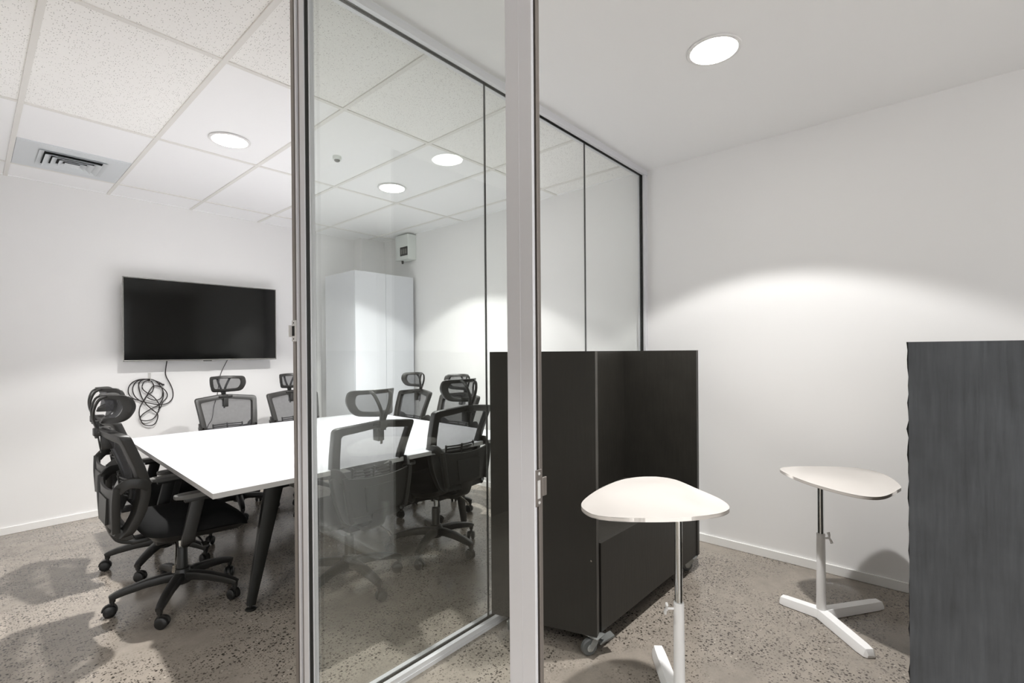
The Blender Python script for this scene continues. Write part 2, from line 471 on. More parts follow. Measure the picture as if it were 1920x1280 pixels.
# ------------------------------------------------------------------ glazed fronts
def channel(name, p0, p1, w, h, z0, up):
    """aluminium track between p0 and p1 (xy); glass slot with black gaskets. up: slot faces up"""
    a, b = Vector((p0[0], p0[1], 0)), Vector((p1[0], p1[1], 0))
    d = (b-a); Ln = d.length; d.normalize(); s = Vector((-d.y, d.x, 0))
    bm = B()
    def seg(s0, s1, z_0, z_1, mi=0, bev=0.001):
        vs = []
        pts = [a+s*s0, b+s*s0, b+s*s1, a+s*s1]
        prism(bm, [(q.x, q.y) for q in pts], z_0, z_1, mi=mi)
    g = 0.011
    if up:
        seg(-w/2, -g, z0, z0+h); seg(g, w/2, z0, z0+h); seg(-g, g, z0, z0+h*0.35)
        seg(-g, -0.0062, z0+h*0.3, z0+h-0.002, 1); seg(0.0062, g, z0+h*0.3, z0+h-0.002, 1)
        seg(-w/2-0.004, -w/2, z0, z0+h*0.45)
    else:
        seg(-w/2, -g, z0, z0+h); seg(g, w/2, z0, z0+h); seg(-g, g, z0+h*0.65, z0+h)
        seg(-g, -0.0062, z0-0.001, z0+h*0.7, 1); seg(0.0062, g, z0-0.001, z0+h*0.7, 1)
    return struct(name, bm, [M_alu, M_gasket])
PX0, PX1 = 0.7975, 3.372
channel('trim_4', (PX0, PY), (FX, PY), 0.066, 0.038, CZ-0.038, False)
channel('trim_5', (PX0, PY), (FX, PY), 0.062, 0.036, 0.0, True)
channel('trim_6', (X0, 0.694), (X0, 1.599), 0.05, 0.038, CZ-0.038, False)
channel('trim_7', (X0, 0.694), (X0, 1.599), 0.05, 0.036, 0.0, True)
# post against the far wall
bm = B()
box(bm, (3.378, PY-0.030, 0.036), (FX, PY-0.011, CZ-0.038), 0.001); box(bm, (3.378, PY+0.011, 0.036), (FX, PY+0.03, CZ-0.038), 0.001)
box(bm, (3.395, PY-0.011, 0.036), (FX, PY+0.011, CZ-0.038), 0)
box(bm, (3.370, PY-0.011, 0.036), (3.395, PY-0.0062, CZ-0.038), 0, mi=1); box(bm, (3.370, PY+0.0062, 0.036), (3.395, PY+0.011, CZ-0.038), 0, mi=1)
struct('trim_8', bm, [M_alu, M_gasket])
# panes of the long partition
joints = [0.799, 1.694, 2.595, 3.390]
for i in range(3):
    bm = B(); box(bm, (joints[i]+(0.002 if i else 0), PY-0.0055, 0.014), (joints[i+1]-0.002, PY+0.0055, CZ-0.014))
    o = struct('window_%d' % (i+1), bm, M_glass, 'clear glass pane of the long partition')
for k, x in enumerate(joints[1:3]):
    bm = B(); box(bm, (x-0.0019, PY-0.005, 0.03), (x+0.0019, PY+0.005, CZ-0.03)); struct('trim_9', bm, M_gasket)
# short front pane
bm = B(); box(bm, (X0-0.0045, 0.690, 0.014), (X0+0.0045, 1.598, CZ-0.014)); struct('window_4', bm, M_glass, 'clear glass pane nearest the camera')

# corner post (meeting room door jamb, strike plate faces the opening)
bm = B()
box(bm, (0.7600, 1.654, 0), (0.797, 1.668, CZ), 0.001)          # limb with the door stop
box(bm, (0.7665, 1.634, 0), (0.797, 1.654, CZ), 0, mi=2)        # shallow recess
box(bm, (0.7600, 1.600, 0), (0.797, 1.634, CZ), 0.0015)         # front limb
box(bm, (0.7605, 1.676, 0), (0.797, 1.698, CZ), 0, mi=2)         # rebate of the doorway
box(bm, (0.7700, 1.668, 0), (0.797, 1.676, CZ), 0, mi=1)
box(bm, (0.7640, 1.5975, 0), (0.7750, 1.600, CZ), 0, mi=1)      # black gasket on the front face
box(bm, (0.7755, 1.5950, 0), (0.7800, 1.600, CZ), 0.0005)
jamb = struct('trim_10', bm, [M_alu, M_gasket, M_alud], 'aluminium jamb of the meeting room doorway')
bm = B(); box(bm, (0.7560, 1.668, 1.388), (0.7605, 1.697, 1.462), 0.0008)
box(bm, (0.7480, 1.697, 1.404), (0.7600, 1.705, 1.445), 0.001)
box(bm, (0.7554, 1.675, 1.407), (0.7561, 1.694, 1.442), 0, mi=1)
for z in (1.397, 1.453): lathe(bm, [(0.003, 0), (0.003, 0.001)], 10, (0.7552, 1.682, z), 'x', 1)
o = obj('strike_plate', bm, [M_clear, M_dark], jamb); o['label'] = 'small strike plate'

# near post (jamb of the right-hand room), strike plate faces its opening
ya = 0.620
bm = B()
box(bm, (0.7720, ya, 0), (0.7800, 0.693, CZ), 0.0015)
box(bm, (0.7780, ya+0.003, 0), (0.7830, ya+0.02, CZ), 0, mi=2)
box(bm, (0.7875, ya, 0), (0.7990, 0.693, CZ), 0.0015, mi=2)
box(bm, (0.7800, ya+0.008, 0), (0.7875, 0.693, CZ), 0, mi=1)
box(bm, (0.7715, 0.655, 0), (0.7722, 0.657, CZ), 0, mi=0)
post = struct('trim_11', bm, [M_alu, M_gasket, M_alud], 'wide aluminium jamb nearest the camera')
bm = B(); box(bm, (0.7745, ya-0.0022, 1.024), (0.7935, ya+0.001, 1.100), 0.0006)
box(bm, (0.7935, ya-0.0040, 1.043), (0.8080, ya-0.0005, 1.082), 0.001)
box(bm, (0.7790, ya-0.0026, 1.040), (0.7880, ya-0.0018, 1.078), 0, mi=1)
for z in (1.032, 1.092): lathe(bm, [(0.0034, -0.0032), (0.0034, -0.001)], 12, (0.784, ya, z), 'y', 1)
o = obj('strike_plate', bm, [M_alud, M_clear], post); o['label'] = 'lipped steel strike plate'


# ================================================================== DOWNLIGHTS
def downlight(x, y, label, group='round ceiling downlights', shell=True, core=1.0, cone=96, blend=1.0, wide=1.0):
    t = None
    if shell:
        t = thing('downlight', label, 'ceiling light', (x, y, CZ), 0, group)
        bm = B(); lathe(bm, [(0.098, 0.004), (0.112, 0.0), (0.118, -0.003), (0.114, -0.007), (0.101, -0.007), (0.098, 0.004)][:5], 40)
        # ring only: rebuild without caps
        for f in [f for f in bm.faces if len(f.verts) > 4]: bm.faces.remove(f)
        obj('trim_ring', bm, M_powder, t, 40)
        bm = B(); lathe(bm, [(0.1005, -0.0045), (0.1005, -0.0055)], 40)
        obj('diffuser', bm, M_disc, t)
    for nm, pw, ang, bl in (('downlight_beam', WIDE_W*wide, 112, 0.16), ('downlight_core', CORE_W*core, cone, blend)):
        L = bpy.data.lights.new(nm, 'SPOT'); L.energy = pw; L.color = (1.0, 0.988, 0.972)
        L.spot_size = radians(ang); L.spot_blend = bl; L.shadow_soft_size = 0.038
        lo = bpy.data.objects.new(nm, L); COL.objects.link(lo)
        lo.location = (x, y, CZ-0.012)
        if t: lo.parent = t; lo.location = (0, 0, -0.012)
downlight(1.118, 3.366, 'round recessed downlight over the left half of the meeting table', core=1.22, cone=104, blend=0.9, wide=1.15)
downlight(2.331, 3.357, 'round recessed downlight over the right half of the meeting table', core=1.22, cone=104, blend=0.9, wide=1.15)
downlight(2.250, 0.745, 'large round recessed downlight in the plain plaster ceiling on the right', core=0.62)
# unseen lamps added behind the camera as fill light
for x, y, w_ in ((-1.2, 0.7, 'by the meeting room doorway'), (-1.2, -1.4, 'by the added windows'), (1.0, -1.5, 'by the black booth')): downlight(x, y, 'added unseen fill lamp over the corridor ' + w_, 'added corridor fill lamps', core=1.3)


# ================================================================== CEILING FITTINGS
t = thing('ceiling_vent', 'square white louvred air vent in the suspended ceiling', 'air vent', (0.501, 4.578, CZ))
bm = B(); box(bm, (-0.286, -0.288, -0.0035), (0.286, 0.288, 0.006), 0.001); 
obj('face_plate', bm, M_vent, t)
bm = B()
def ring(bm, half0, z0, half1, z1, th=0.003, hy=1.0):
    P0 = [(-half0, -half0*hy), (half0, -half0*hy), (half0, half0*hy), (-half0, half0*hy)]
    P1 = [(-half1, -half1*hy), (half1, -half1*hy), (half1, half1*hy), (-half1, half1*hy)]
    vs0 = [bm.verts.new((*p, z0)) for p in P0]; vs1 = [bm.verts.new((*p, z1)) for p in P1]
    vs2 = [bm.verts.new((*p, z0+th)) for p in P0]; vs3 = [bm.verts.new((*p, z1+th)) for p in P1]
    for i in range(4):
        j = (i+1) % 4
        bm.faces.new((vs0[i], vs0[j], vs1[j], vs1[i])); bm.faces.new((vs2[i], vs3[i], vs3[j], vs2[j]))
        bm.faces.new((vs0[i], vs2[i], vs2[j], vs0[j])); bm.faces.new((vs1[i], vs1[j], vs3[j], vs3[i]))
bmd = B(); box(bmd, (-0.15, -0.15, -0.0042), (0.15, 0.15, -0.0036)); obj('throat', bmd, M_dark, t)
bm = B(); ring(bm, 0.152, -0.004, 0.176, -0.012, 0.002); obj('surround', bm, M_vent, t)
for a, b_ in ((0.112, 0.146), (0.078, 0.108), (0.044, 0.070)):
    bm = B(); ring(bm, a, -0.0045, b_, -0.024, 0.002); obj('louvre', bm, M_vent, t)
bm = B(); box(bm, (-0.040, -0.040, -0.024), (0.040, 0.040, -0.021), 0.001); obj('louvre', bm, M_vent, t)

t = thing('ceiling_sensor', 'tiny round motion sensor on a smooth ceiling tile', 'sensor', (1.708, 3.106, CZ))
bm = B(); lathe(bm, [(0.030, 0.002), (0.030, -0.018), (0.027, -0.021), (0.014, -0.022)], 24); obj('body', bm, M_board, t, 35)
bm = B(); lathe(bm, [(0.019, -0.022), (0.019, -0.028), (0.012, -0.034), (0.002, -0.036)], 20); obj('lens', bm, M_pad, t, 50)


# ================================================================== TELEVISION
t = thing('television', 'large flat black television hung on the white wall', 'television', (1.496, 5.13, 1.292))
W2, HH = 0.625, 0.716
bm = B(); box(bm, (-W2, 0, 0), (W2, 0.022, HH), 0.003); obj('back_shell', bm, M_blackdk, t)
bm = B()
for a, b_ in (((-W2-0.002, -0.004, -0.002), (-W2+0.005, 0.01, HH+0.002)), ((W2-0.005, -0.004, -0.002), (W2+0.002, 0.01, HH+0.002)),
             ((-W2, -0.004, HH-0.005), (W2, 0.01, HH+0.002)), ((-W2, -0.004, -0.004), (W2, 0.01, 0.008))): box(bm, a, b_, 0.001)
obj('bezel', bm, M_bezel, t)
bm = B(); box(bm, (-W2+0.005, -0.002, 0.008), (W2-0.005, 0.004, HH-0.005)); obj('screen', bm, M_screen, t)
bm = B(); box(bm, (-0.035, -0.005, -0.010), (0.035, 0.006, -0.002), 0.002); obj('sensor_bar', bm, M_blackdk, t)
bm = B(); box(bm, (-0.24, 0.022, 0.16), (0.24, 0.045, 0.56), 0.003); box(bm, (-0.08, 0.045, 0.28), (0.08, 0.115, 0.44), 0.003); box(bm, (-0.14, 0.105, 0.22), (0.14, 0.1225, 0.50), 0.003); obj('wall_bracket', bm, M_blackmt, t)

# cable coil on a hook
PA = [(1.202, 1.300), (1.188, 1.205), (1.193, 1.15), (1.223, 1.082), (1.242, 1.014), (1.24, 0.953), (1.216, 0.912), (1.176, 0.897), (1.126, 0.899), (1.068, 0.916), (0.997, 0.945), (0.946, 0.972), (0.921, 1.012), (0.923, 1.064), (0.947, 1.103), (0.989, 1.127), (1.041, 1.13), (1.079, 1.113), (1.101, 1.071), (1.088, 1.018), (1.049, 0.985), (1.025, 0.934), (1.001, 0.889), (0.993, 0.831), (1.005, 0.772), (1.028, 0.731), (1.066, 0.717), (1.105, 0.73), (1.128, 0.782), (1.123, 0.818), (1.087, 0.857), (1.044, 0.909), (1.011, 0.982), (0.993, 1.077), (1.007, 1.117), (1.055, 1.129), (1.108, 1.115), (1.147, 1.068), (1.169, 1.006), (1.166, 0.946), (1.136, 0.895), (1.077, 0.864), (1.024, 0.828), (1.0, 0.79), (1.012, 0.77), (1.047, 0.763), (1.091, 0.774), (1.126, 0.818), (1.141, 0.876), (1.126, 0.925), (1.097, 0.97), (1.054, 1.008), (1.023, 1.04), (1.017, 1.075), (1.036, 1.11), (1.074, 1.12)]
PB = [(1.172, 1.072), (1.148, 1.092), (1.108, 1.115), (1.07, 1.129), (1.022, 1.128), (0.979, 1.113), (0.956, 1.073), (0.95, 1.033), (0.96, 0.992), (0.983, 0.961), (1.02, 0.934), (1.049, 0.985), (1.074, 1.037), (1.103, 1.067), (1.147, 1.056), (1.182, 1.024), (1.201, 0.98), (1.191, 0.944), (1.166, 0.919), (1.146, 0.87), (1.133, 0.853)]
PC = [(1.054, 0.967), (1.078, 0.95), (1.107, 0.939), (1.136, 0.943), (1.159, 0.965), (1.169, 1.012)]
bm = B()
def cable(bm, pts, r, d0, amp, ph):
    pp = [(x, TY-d0-amp*(0.5+0.5*sin(ph+i*1.7)), z) for i, (x, z) in enumerate(pts)]
    tube(bm, catmull(pp, 5), r, 8)
cable(bm, PA, 0.0042, 0.016, 0.012, 0.0); cable(bm, PB, 0.0042, 0.014, 0.016, 1.0); cable(bm, PC, 0.0042, 0.02, 0.008, 2.0)
coil = tag(obj('cable_coil', bm, M_cable, None, 60), 'tangled coil of black cable hanging from a hook below the television', 'cable')
bm = B(); box(bm, (1.158, TY-0.032, 1.066), (1.178, TY-0.016, 1.082), 0.003); tube(bm, [(1.14, TY-0.024, 1.092), (1.16, TY-0.024, 1.078)], 0.007, 8); obj('plug', bm, M_cable, coil)
t = thing('wall_hook', 'small clear plastic adhesive hook holding the cable coil', 'hook', (1.074, TY, 1.10))
bm = B(); box(bm, (-0.010, -0.004, 0.0), (0.010, 0, 0.085), 0.0015); obj('backing', bm, M_clear, t)
bm = B(); sweep(bm, catmull([(0, -0.003, 0.05), (0, -0.008, 0.02), (0, -0.022, 0.005), (0, -0.038, 0.02), (0, -0.040, 0.034)], 4), rrect(0.010, 0.003, 0.001, 2), up=(1, 0, 0)); obj('prong', bm, M_clear, t)
bm = B(); cable(bm, [(1.701, 1.287), (1.662, 1.208), (1.634, 1.126), (1.609, 0.95), (1.58, 0.849), (1.561, 0.722), (1.524, 0.649), (1.50, 0.50), (1.51, 0.30)], 0.003, 0.006, 0.006, 0)
tag(obj('power_cable', bm, M_cable, None, 60), 'thin cable hanging straight down behind the chairs from the television', 'cable')


# ================================================================== CUPBOARD AND BOARD
t = thing('cupboard', 'tall white two-door cupboard in the far corner of the meeting room', 'cupboard', (3.01, 4.78, 0))
cx0, cx1, cy0, cy1, ch = -0.372, 0.365, -0.318, 0.300, 2.20
bm = B()
box(bm, (cx0, cy0+0.019, 0.0), (cx0+0.018, cy1, ch), 0.001); box(bm, (cx1-0.018, cy0+0.019, 0.0), (cx1, cy1, ch), 0.001)
box(bm, (cx0+0.018, cy0+0.03, ch-0.018), (cx1-0.018, cy1, ch), 0.001); box(bm, (cx0+0.018, cy0+0.05, 0.0), (cx1-0.018, cy1, 0.07), 0.001)
box(bm, (cx0+0.018, cy1-0.006, 0.07), (cx1-0.018, cy1, ch-0.018))
obj('carcass', bm, M_cup, t)
for s in (-1, 1):
    a, b_ = (cx0+0.001, -0.0045) if s < 0 else (-0.0005, cx1-0.001)
    bm = B(); box(bm, (a, cy0, 0.072), (b_, cy0+0.018, ch-0.001), 0.001); d = obj('door', bm, M_cup, t)

t = thing('distribution_board', 'small white electrical box high on the wall by the ceiling', 'fuse box', (FX, 4.58, 2.41))
bm = B(); box(bm, (-0.118, -0.118, 0.0), (0, 0.118, 0.285), 0.006); obj('enclosure', bm, M_board, t)
bm = B(); box(bm, (-0.122, -0.112, 0.042), (-0.117, 0.026, 0.142), 0.001)
obj('window', bm, M_dark, t)
bm = B()
for k in range(3): box(bm, (-0.1245, -0.098+k*0.038, 0.062), (-0.121, -0.070+k*0.038, 0.118), 0.001)
obj('breakers', bm, M_pad, t)
bm = B(); lathe(bm, [(0.013, 0.002), (0.013, -0.02), (0.010, -0.034)], 14, (-0.07, 0.05, 0)); obj('cable_gland', bm, M_blackdk, t, 40)


# ================================================================== MEETING TABLE
t = thing('meeting_table', 'large square white meeting table with black tapered legs', 'table', (0.70, 2.35, 0), radians(-1.6))
TL, TW = 1.965, 2.03
bm = B(); box(bm, (0, 0, 0.716), (TL, TW, 0.741), 0.0012)
for f in bm.faces:
    f.material_index = 0 if abs(f.normal.z) > 0.5 or f.calc_area() < 0.004 else 0
bm.normal_update()
for f in bm.faces:
    if abs(f.normal.z) < 0.5: f.material_index = 1
obj('tabletop', bm, [M_white, M_edge], t)
def tleg(top, foot):
    bm = B()
    n = 8; path = [Vector(top).lerp(Vector(foot), k/n) for k in range(n+1)]
    sweep(bm, path, rrect(0.098, 0.040, 0.006, 2), up=(0, 1, 0), scale=lambda u: (1-0.58*u, 1-0.3*u))
    lg = obj('leg', bm, M_blackmt, t, 35)
    bm = B(); f = Vector(foot)
    lathe(bm, [(0.008, 0.012), (0.008, 0.028)], 12, (f.x, f.y, 0)); lathe(bm, [(0.027, 0.0), (0.028, 0.006), (0.022, 0.012), (0.009, 0.014)], 20, (f.x, f.y, 0))
    obj('glide', bm, M_blackmt, lg, 40)
tleg((0.405, 0.36, 0.712), (0.268, 0.365, 0.026))
tleg((TL-0.26, 0.42, 0.712), (TL-0.125, 0.46, 0.026))
tleg((0.405, TW-0.19, 0.712), (0.268, TW-0.19, 0.026))
tleg((TL-0.26, TW-0.19, 0.712), (TL-0.125, TW-0.19, 0.026))
for y in (0.36, TW-0.19):
    bm = B(); box(bm, (0.36, y-0.02, 0.676), (TL-0.22, y+0.02, 0.715), 0.002); obj('rail', bm, M_blackmt, t)
for x in (0.40, TL-0.28):
    bm = B(); box(bm, (x-0.02, 0.38, 0.676), (x+0.02, TW-0.21, 0.715), 0.002); obj('rail', bm, M_blackmt, t)


# ================================================================== OFFICE CHAIRS (sit facing +x)
def prof_x(z):
    P = [(0.44, -0.262), (0.47, -0.250), (0.50, -0.235), (0.57, -0.205), (0.66, -0.190), (0.72, -0.195), (0.80, -0.220), (0.88, -0.252), (0.93, -0.273), (1.0, -0.300), (1.1, -0.33)]
    for (a, xa), (b, xb) in zip(P[:-1], P[1:]):
        if a <= z <= b: return xa+(xb-xa)*(z-a)/(b-a)
    return P[-1][1] if z > 1 else P[0][1]
def back_pt(s, z, dx=0.0):          # point on the curved back surface
    return Vector((prof_x(z)-0.038+0.038*(s/0.24)**2+dx, s, z))

def loop_frame(outer, inner, pt, th):
    """outer, inner: closed lists of (s,z) of the same length -> frame with thickness th in x"""
    bm = B(); n = len(outer)
    rows = []
    for dx in (th/2, -th/2):
        rows.append([bm.verts.new(pt(s, z, dx)) for s, z in outer]); rows.append([bm.verts.new(pt(s, z, dx)) for s, z in inner])
    of, inf, ob, ib = rows
    for i in range(n):
        j = (i+1) % n
        bm.faces.new((of[i], of[j], inf[j], inf[i])); bm.faces.new((ob[i], ib[i], ib[j], ob[j]))
        bm.faces.new((of[i], ob[i], ob[j], of[j])); bm.faces.new((inf[i], inf[j], ib[j], ib[i]))
    fin(bm)
    es = [e for e in bm.edges if len(e.link_faces) == 2 and e.calc_face_angle(0) > radians(50)]
    bmesh.ops.bevel(bm, geom=es, offset=min(0.005, th*0.3), segments=2, profile=0.5, affect='EDGES')
    return bm

def make_chair():
    t = thing('office_chair', '', 'chair')
    # --- five-star base
    bm = B()
    lathe(bm, [(0.030, 0.088), (0.044, 0.095), (0.048, 0.115), (0.046, 0.150), (0.038, 0.172), (0.030, 0.176)], 24)
    for k in range(5):
        a = 2*pi*k/5
        path = []
        for r, z in ((0.03, 0.130), (0.08, 0.134), (0.16, 0.128), (0.24, 0.113), (0.285, 0.101), (0.306, 0.092)):
            path.append((r*cos(a), r*sin(a), z))
        sweep(bm, path, rrect(0.052, 0.050, 0.010, 2), scale=lambda u: (1-0.42*u, 1-0.45*u))
        lathe(bm, [(0.013, 0.070), (0.015, 0.100)], 12, (0.296*cos(a), 0.296*sin(a), 0))
    base = obj('base', bm, M_blackdk, t, 35)
    for k in range(5):
        a = 2*pi*k/5; ca = a+0.7+k*1.3
        cxx, cyy = 0.296*cos(a), 0.296*sin(a)
        bm = B()
        pts = [(0.022*cos(q), 0.022*sin(q)) for q in [radians(v) for v in range(-10, 191, 20)]]
        # hood: half disc over the two wheels
        prof = [(0.0335*cos(radians(v)), 0.031+0.0335*sin(radians(v))) for v in range(-20, 181, 20)]
        n_ = len(prof)
        vs = [[bm.verts.new((p*cos(ca)-w*sin(ca)-0.012*cos(ca), p*sin(ca)+w*cos(ca)-0.012*sin(ca), z)) for p, z in prof] for w in (-0.007, 0.007)]
        bm.faces.new(vs[0][::-1]); bm.faces.new(vs[1])
        for i in range(n_):
            j = (i+1) % n_; bm.faces.new((vs[0][i], vs[0][j], vs[1][j], vs[1][i]))
        lathe(bm, [(0.009, 0.045), (0.009, 0.075)], 10, (0, 0, 0))
        cst = obj('caster', bm, M_blackdk, t, 40, loc=(cxx, cyy, 0))
        bm = B()
        for w in (-1, 1):
            b2 = B(); lathe(b2, [(0.008, 0.0), (0.024, 0.0), (0.0285, 0.004), (0.0285, 0.013), (0.024, 0.0175), (0.010, 0.019)], 20, (0, 0, 0), 'y')
            mt = Matrix.Translation((-0.012*cos(ca), -0.012*sin(ca), 0.0285)) @ Matrix.Rotation(ca, 4, 'Z') @ Matrix.Translation((0, 0.007 if w > 0 else -0.007, 0)) @ (Matrix.Identity(4) if w > 0 else Matrix.Scale(-1, 4, (0, 1, 0)))
            bmesh.ops.transform(b2, matrix=mt, verts=b2.verts[:])
            me_ = bpy.data.meshes.new('tmp'); b2.to_mesh(me_); b2.free(); bm.from_mesh(me_); bpy.data.meshes.remove(me_)
        obj('wheel', bm, M_rubber, cst, 40)
    # --- column
    bm = B(); lathe(bm, [(0.027, 0.15), (0.027, 0.285), (0.024, 0.29)], 20); obj('gas_column', bm, M_blackdk, t, 40)
    bm = B(); lathe(bm, [(0.014, 0.285), (0.014, 0.36)], 16); o = obj('piston', bm, M_chrome, t, 40); o['label'] = 'chrome piston'
    # --- mechanism with levers
    bm = B(); box(bm, (-0.13, -0.075, 0.345), (0.10, 0.075, 0.392), 0.012)
    box(bm, (-0.23, -0.045, 0.375), (-0.10, 0.045, 0.398), 0.006)
    mech = obj('mechanism', bm, M_blackdk, t, 40)
    bm = B(); tube(bm, catmull([(0.05, -0.06, 0.36), (0.05, -0.15, 0.352), (0.045, -0.22, 0.345)], 4), 0.005, 8); sweep(bm, [(0.05, -0.2, 0.347), (0.045, -0.25, 0.342)], rrect(0.028, 0.010, 0.004, 2)); obj('lever', bm, M_blackdk, mech)
    bm = B(); tube(bm, catmull([(-0.05, -0.06, 0.36), (-0.055, -0.12, 0.345), (-0.07, -0.18, 0.30), (-0.085, -0.215, 0.262)], 4), 0.0045, 8)
    for q in range(4): lathe(bm, [(0.009, -0.004), (0.009, 0.004)], 10, (-0.083-q*0.002, -0.208-q*0.004, 0.27-q*0.008))
    obj('lever', bm, M_steel, mech)
    # --- seat
    def seat_xy(th):
        c, s = cos(th), sin(th); e = 0.42
        x = abs(c)**e*(1 if c > 0 else -1); y = abs(s)**e*(1 if s > 0 else -1)
        return x, y
    def seat_shell(zt, zb, infl, top, bm, rings=7):
        N = 44; R = []
        for k in range(rings+1):
            u = k/rings
            row = []
            for i in range(N):
                x, y = seat_xy(2*pi*i/N)
                if top: sc = 1.0 if k == 0 else cos(u*pi/2*0.98)**0.35; z = zb+(zt-zb)*sin(u*pi/2)
                else: sc = 1-0.16*u; z = zt+(zb-zt)*u
                px = 0.045+x*0.245*sc*infl; py = y*(0.245-0.012*x)*sc*infl
                drop = -0.055*max(0.0, (px-0.10)/0.19)**2 + 0.012*max(0.0, (-px-0.05)/0.15)
                dish = -0.010*(1-min(1, (px/0.2)**2+(py/0.2)**2)) if top and k > rings*0.6 else 0
                row.append(bm.verts.new((px, py, z+drop+dish)))
            R.append(row)
        for A_, B_ in zip(R[:-1], R[1:]):
            for i in range(N): bm.faces.new((A_[i], A_[(i+1) % N], B_[(i+1) % N], B_[i]))
        return R
    bm = B(); R1 = seat_shell(0.500, 0.428, 1.0, True, bm); bm.faces.new(R1[-1]); bm.faces.new(R1[0][::-1])
    obj('seat_cushion', bm, M_fabric, t, 50)
    bm = B(); R1 = seat_shell(0.430, 0.388, 0.985, False, bm); bm.faces.new(R1[-1]); bm.faces.new(R1[0][::-1])
    obj('seat_pan', bm, M_blackpl, t, 50)
    # --- armrests
    for s in (-1, 1):
        bm = B()
        path = catmull([(-0.03, s*0.20, 0.383), (-0.035, s*0.252, 0.388), (-0.032, s*0.262, 0.43), (-0.012, s*0.264, 0.52), (0.008, s*0.262, 0.604)], 4)
        sweep(bm, path, rrect(0.062, 0.024, 0.008, 2), up=(0, s*1.0, 0.02))
        box(bm, (-0.052, s*0.248, 0.594), (0.068, s*0.276, 0.614), 0.004)
        ar = obj('armrest', bm, M_blackpl, t, 40)
        bm = B(); pl = []
        for i in range(28):
            th = 2*pi*i/28; c, q = cos(th), sin(th)
            pl.append((0.035+0.130*abs(c)**0.5*(1 if c > 0 else -1), s*0.254+0.034*abs(q)**0.6*(1 if q > 0 else -1)))
        prism(bm, pl, 0.614, 0.636, bev=0.006); o = obj('arm_pad', bm, M_pad, ar, 50); o['label'] = 'grey arm pad'
    # --- back frame
    def rounded(pts, rad, n=5):
        out = []; N = len(pts)
        for i in range(N):
            p = Vector(pts[i]); a = Vector(pts[i-1]); b = Vector(pts[(i+1) % N])
            r_ = rad[i] if isinstance(rad, list) else rad
            d1 = (a-p).normalized(); d2 = (b-p).normalized()
            p1 = p+d1*r_; p2 = p+d2*r_
            for k in range(n+1):
                u = k/n; out.append(tuple((1-u)**2*p1+2*u*(1-u)*p+u*u*p2))
        return out
    def dens(outl, inl, m=3):
        o2, i2 = [], []
        N = len(outl)
        for i in range(N):
            j = (i+1) % N
            for k in range(m):
                u = k/m
                o2.append((outl[i][0]*(1-u)+outl[j][0]*u, outl[i][1]*(1-u)+outl[j][1]*u)); i2.append((inl[i][0]*(1-u)+inl[j][0]*u, inl[i][1]*(1-u)+inl[j][1]*u))
        return o2, i2
    oc = [(-0.190, 0.455), (0.190, 0.455), (0.208, 0.60), (0.222, 0.72), (0.248, 0.962), (0.0, 0.988), (-0.248, 0.962), (-0.222, 0.72), (-0.208, 0.60)]
    ic = [(-0.140, 0.500), (0.140, 0.500), (0.150, 0.60), (0.180, 0.72), (0.207, 0.922), (0.0, 0.950), (-0.207, 0.922), (-0.180, 0.72), (-0.150, 0.60)]
    rd = [0.045, 0.045, 0.02, 0.02, 0.028, 0.06, 0.028, 0.02, 0.02]; ri = [0.03, 0.03, 0.02, 0.02, 0.018, 0.06, 0.018, 0.02, 0.02]
    o_, i_ = dens(rounded(oc, rd), rounded(ic, ri))
    bm = loop_frame(o_, i_, back_pt, 0.044)
    fr = obj('back_frame', bm, M_blackpl, t, 40)
    # woven back
    bm = B()
    def wv(u, v):
        z = 0.49+(0.955-0.49)*v; w = 0.16+(0.225-0.16)*min(1, max(0, (z-0.5)/0.4)); s_ = (u*2-1)*w
        zt = 0.972-0.020*(abs(s_)/0.22)**2
        return back_pt(s_, min(z, zt), -0.004)
    g = [[bm.verts.new(wv(i/12, j/14)) for j in range(15)] for i in range(13)]
    for i in range(12):
        for j in range(14): bm.faces.new((g[i][j], g[i+1][j], g[i+1][j+1], g[i][j+1]))
    o = obj('back_mesh', bm, M_mesh, t, 60); o['label'] = 'see-through black mesh'
    # lumbar pad with slots
    bm = B()
    for k in range(6):
        z = 0.640+k*0.017
        path = [tuple(back_pt(s_, z, -0.022-0.01*(1-(s_/0.12)**2))) for s_ in [(-0.115+0.023*i) for i in range(11)]]
        sweep(bm, path, rrect(0.006, 0.009, 0.002, 1))
    for s_ in (-0.117, 0.0, 0.117):
        path = [tuple(back_pt(s_, z, -0.022-0.01*(1-(s_/0.12)**2))) for z in (0.632, 0.66, 0.70, 0.734)]
        sweep(bm, path, rrect(0.010, 0.016, 0.003, 1), up=(1, 0, 0))
    obj('lumbar_support', bm, M_blackdk, t)
    # rear shell with its two ears
    bm = B()
    def sh(u, v):
        z = 0.478+(0.705-0.478)*v; w = 0.150+0.050*v; s_ = (u*2-1)*w
        xx = -0.322+0.018*abs(u*2-1)**3+0.05*(1-min(1, v/0.12))**2
        return (xx, s_, z-(0.02*(1-(u*2-1)**2) if v > 0.9 else 0))
    hull_plate(bm, sh, 16, 12, 0.012)
    for s in (-1, 1):
        sweep(bm, catmull([(-0.305, s*0.198, 0.695), (-0.270, s*0.215, 0.725), (-0.225, s*0.222, 0.722), (-0.185, s*0.214, 0.700)], 4), rrect(0.014, 0.050, 0.005, 2))
        sweep(bm, catmull([(-0.300, s*0.150, 0.485), (-0.275, s*0.165, 0.462), (-0.245, s*0.175, 0.468)], 4), rrect(0.014, 0.040, 0.005, 2))
        # rim of the ear
        sweep(bm, catmull([(-0.308, s*0.200, 0.71), (-0.312, s*0.188, 0.62), (-0.308, s*0.165, 0.49)], 4), rrect(0.024, 0.034, 0.007, 2), up=(1, 0, 0))
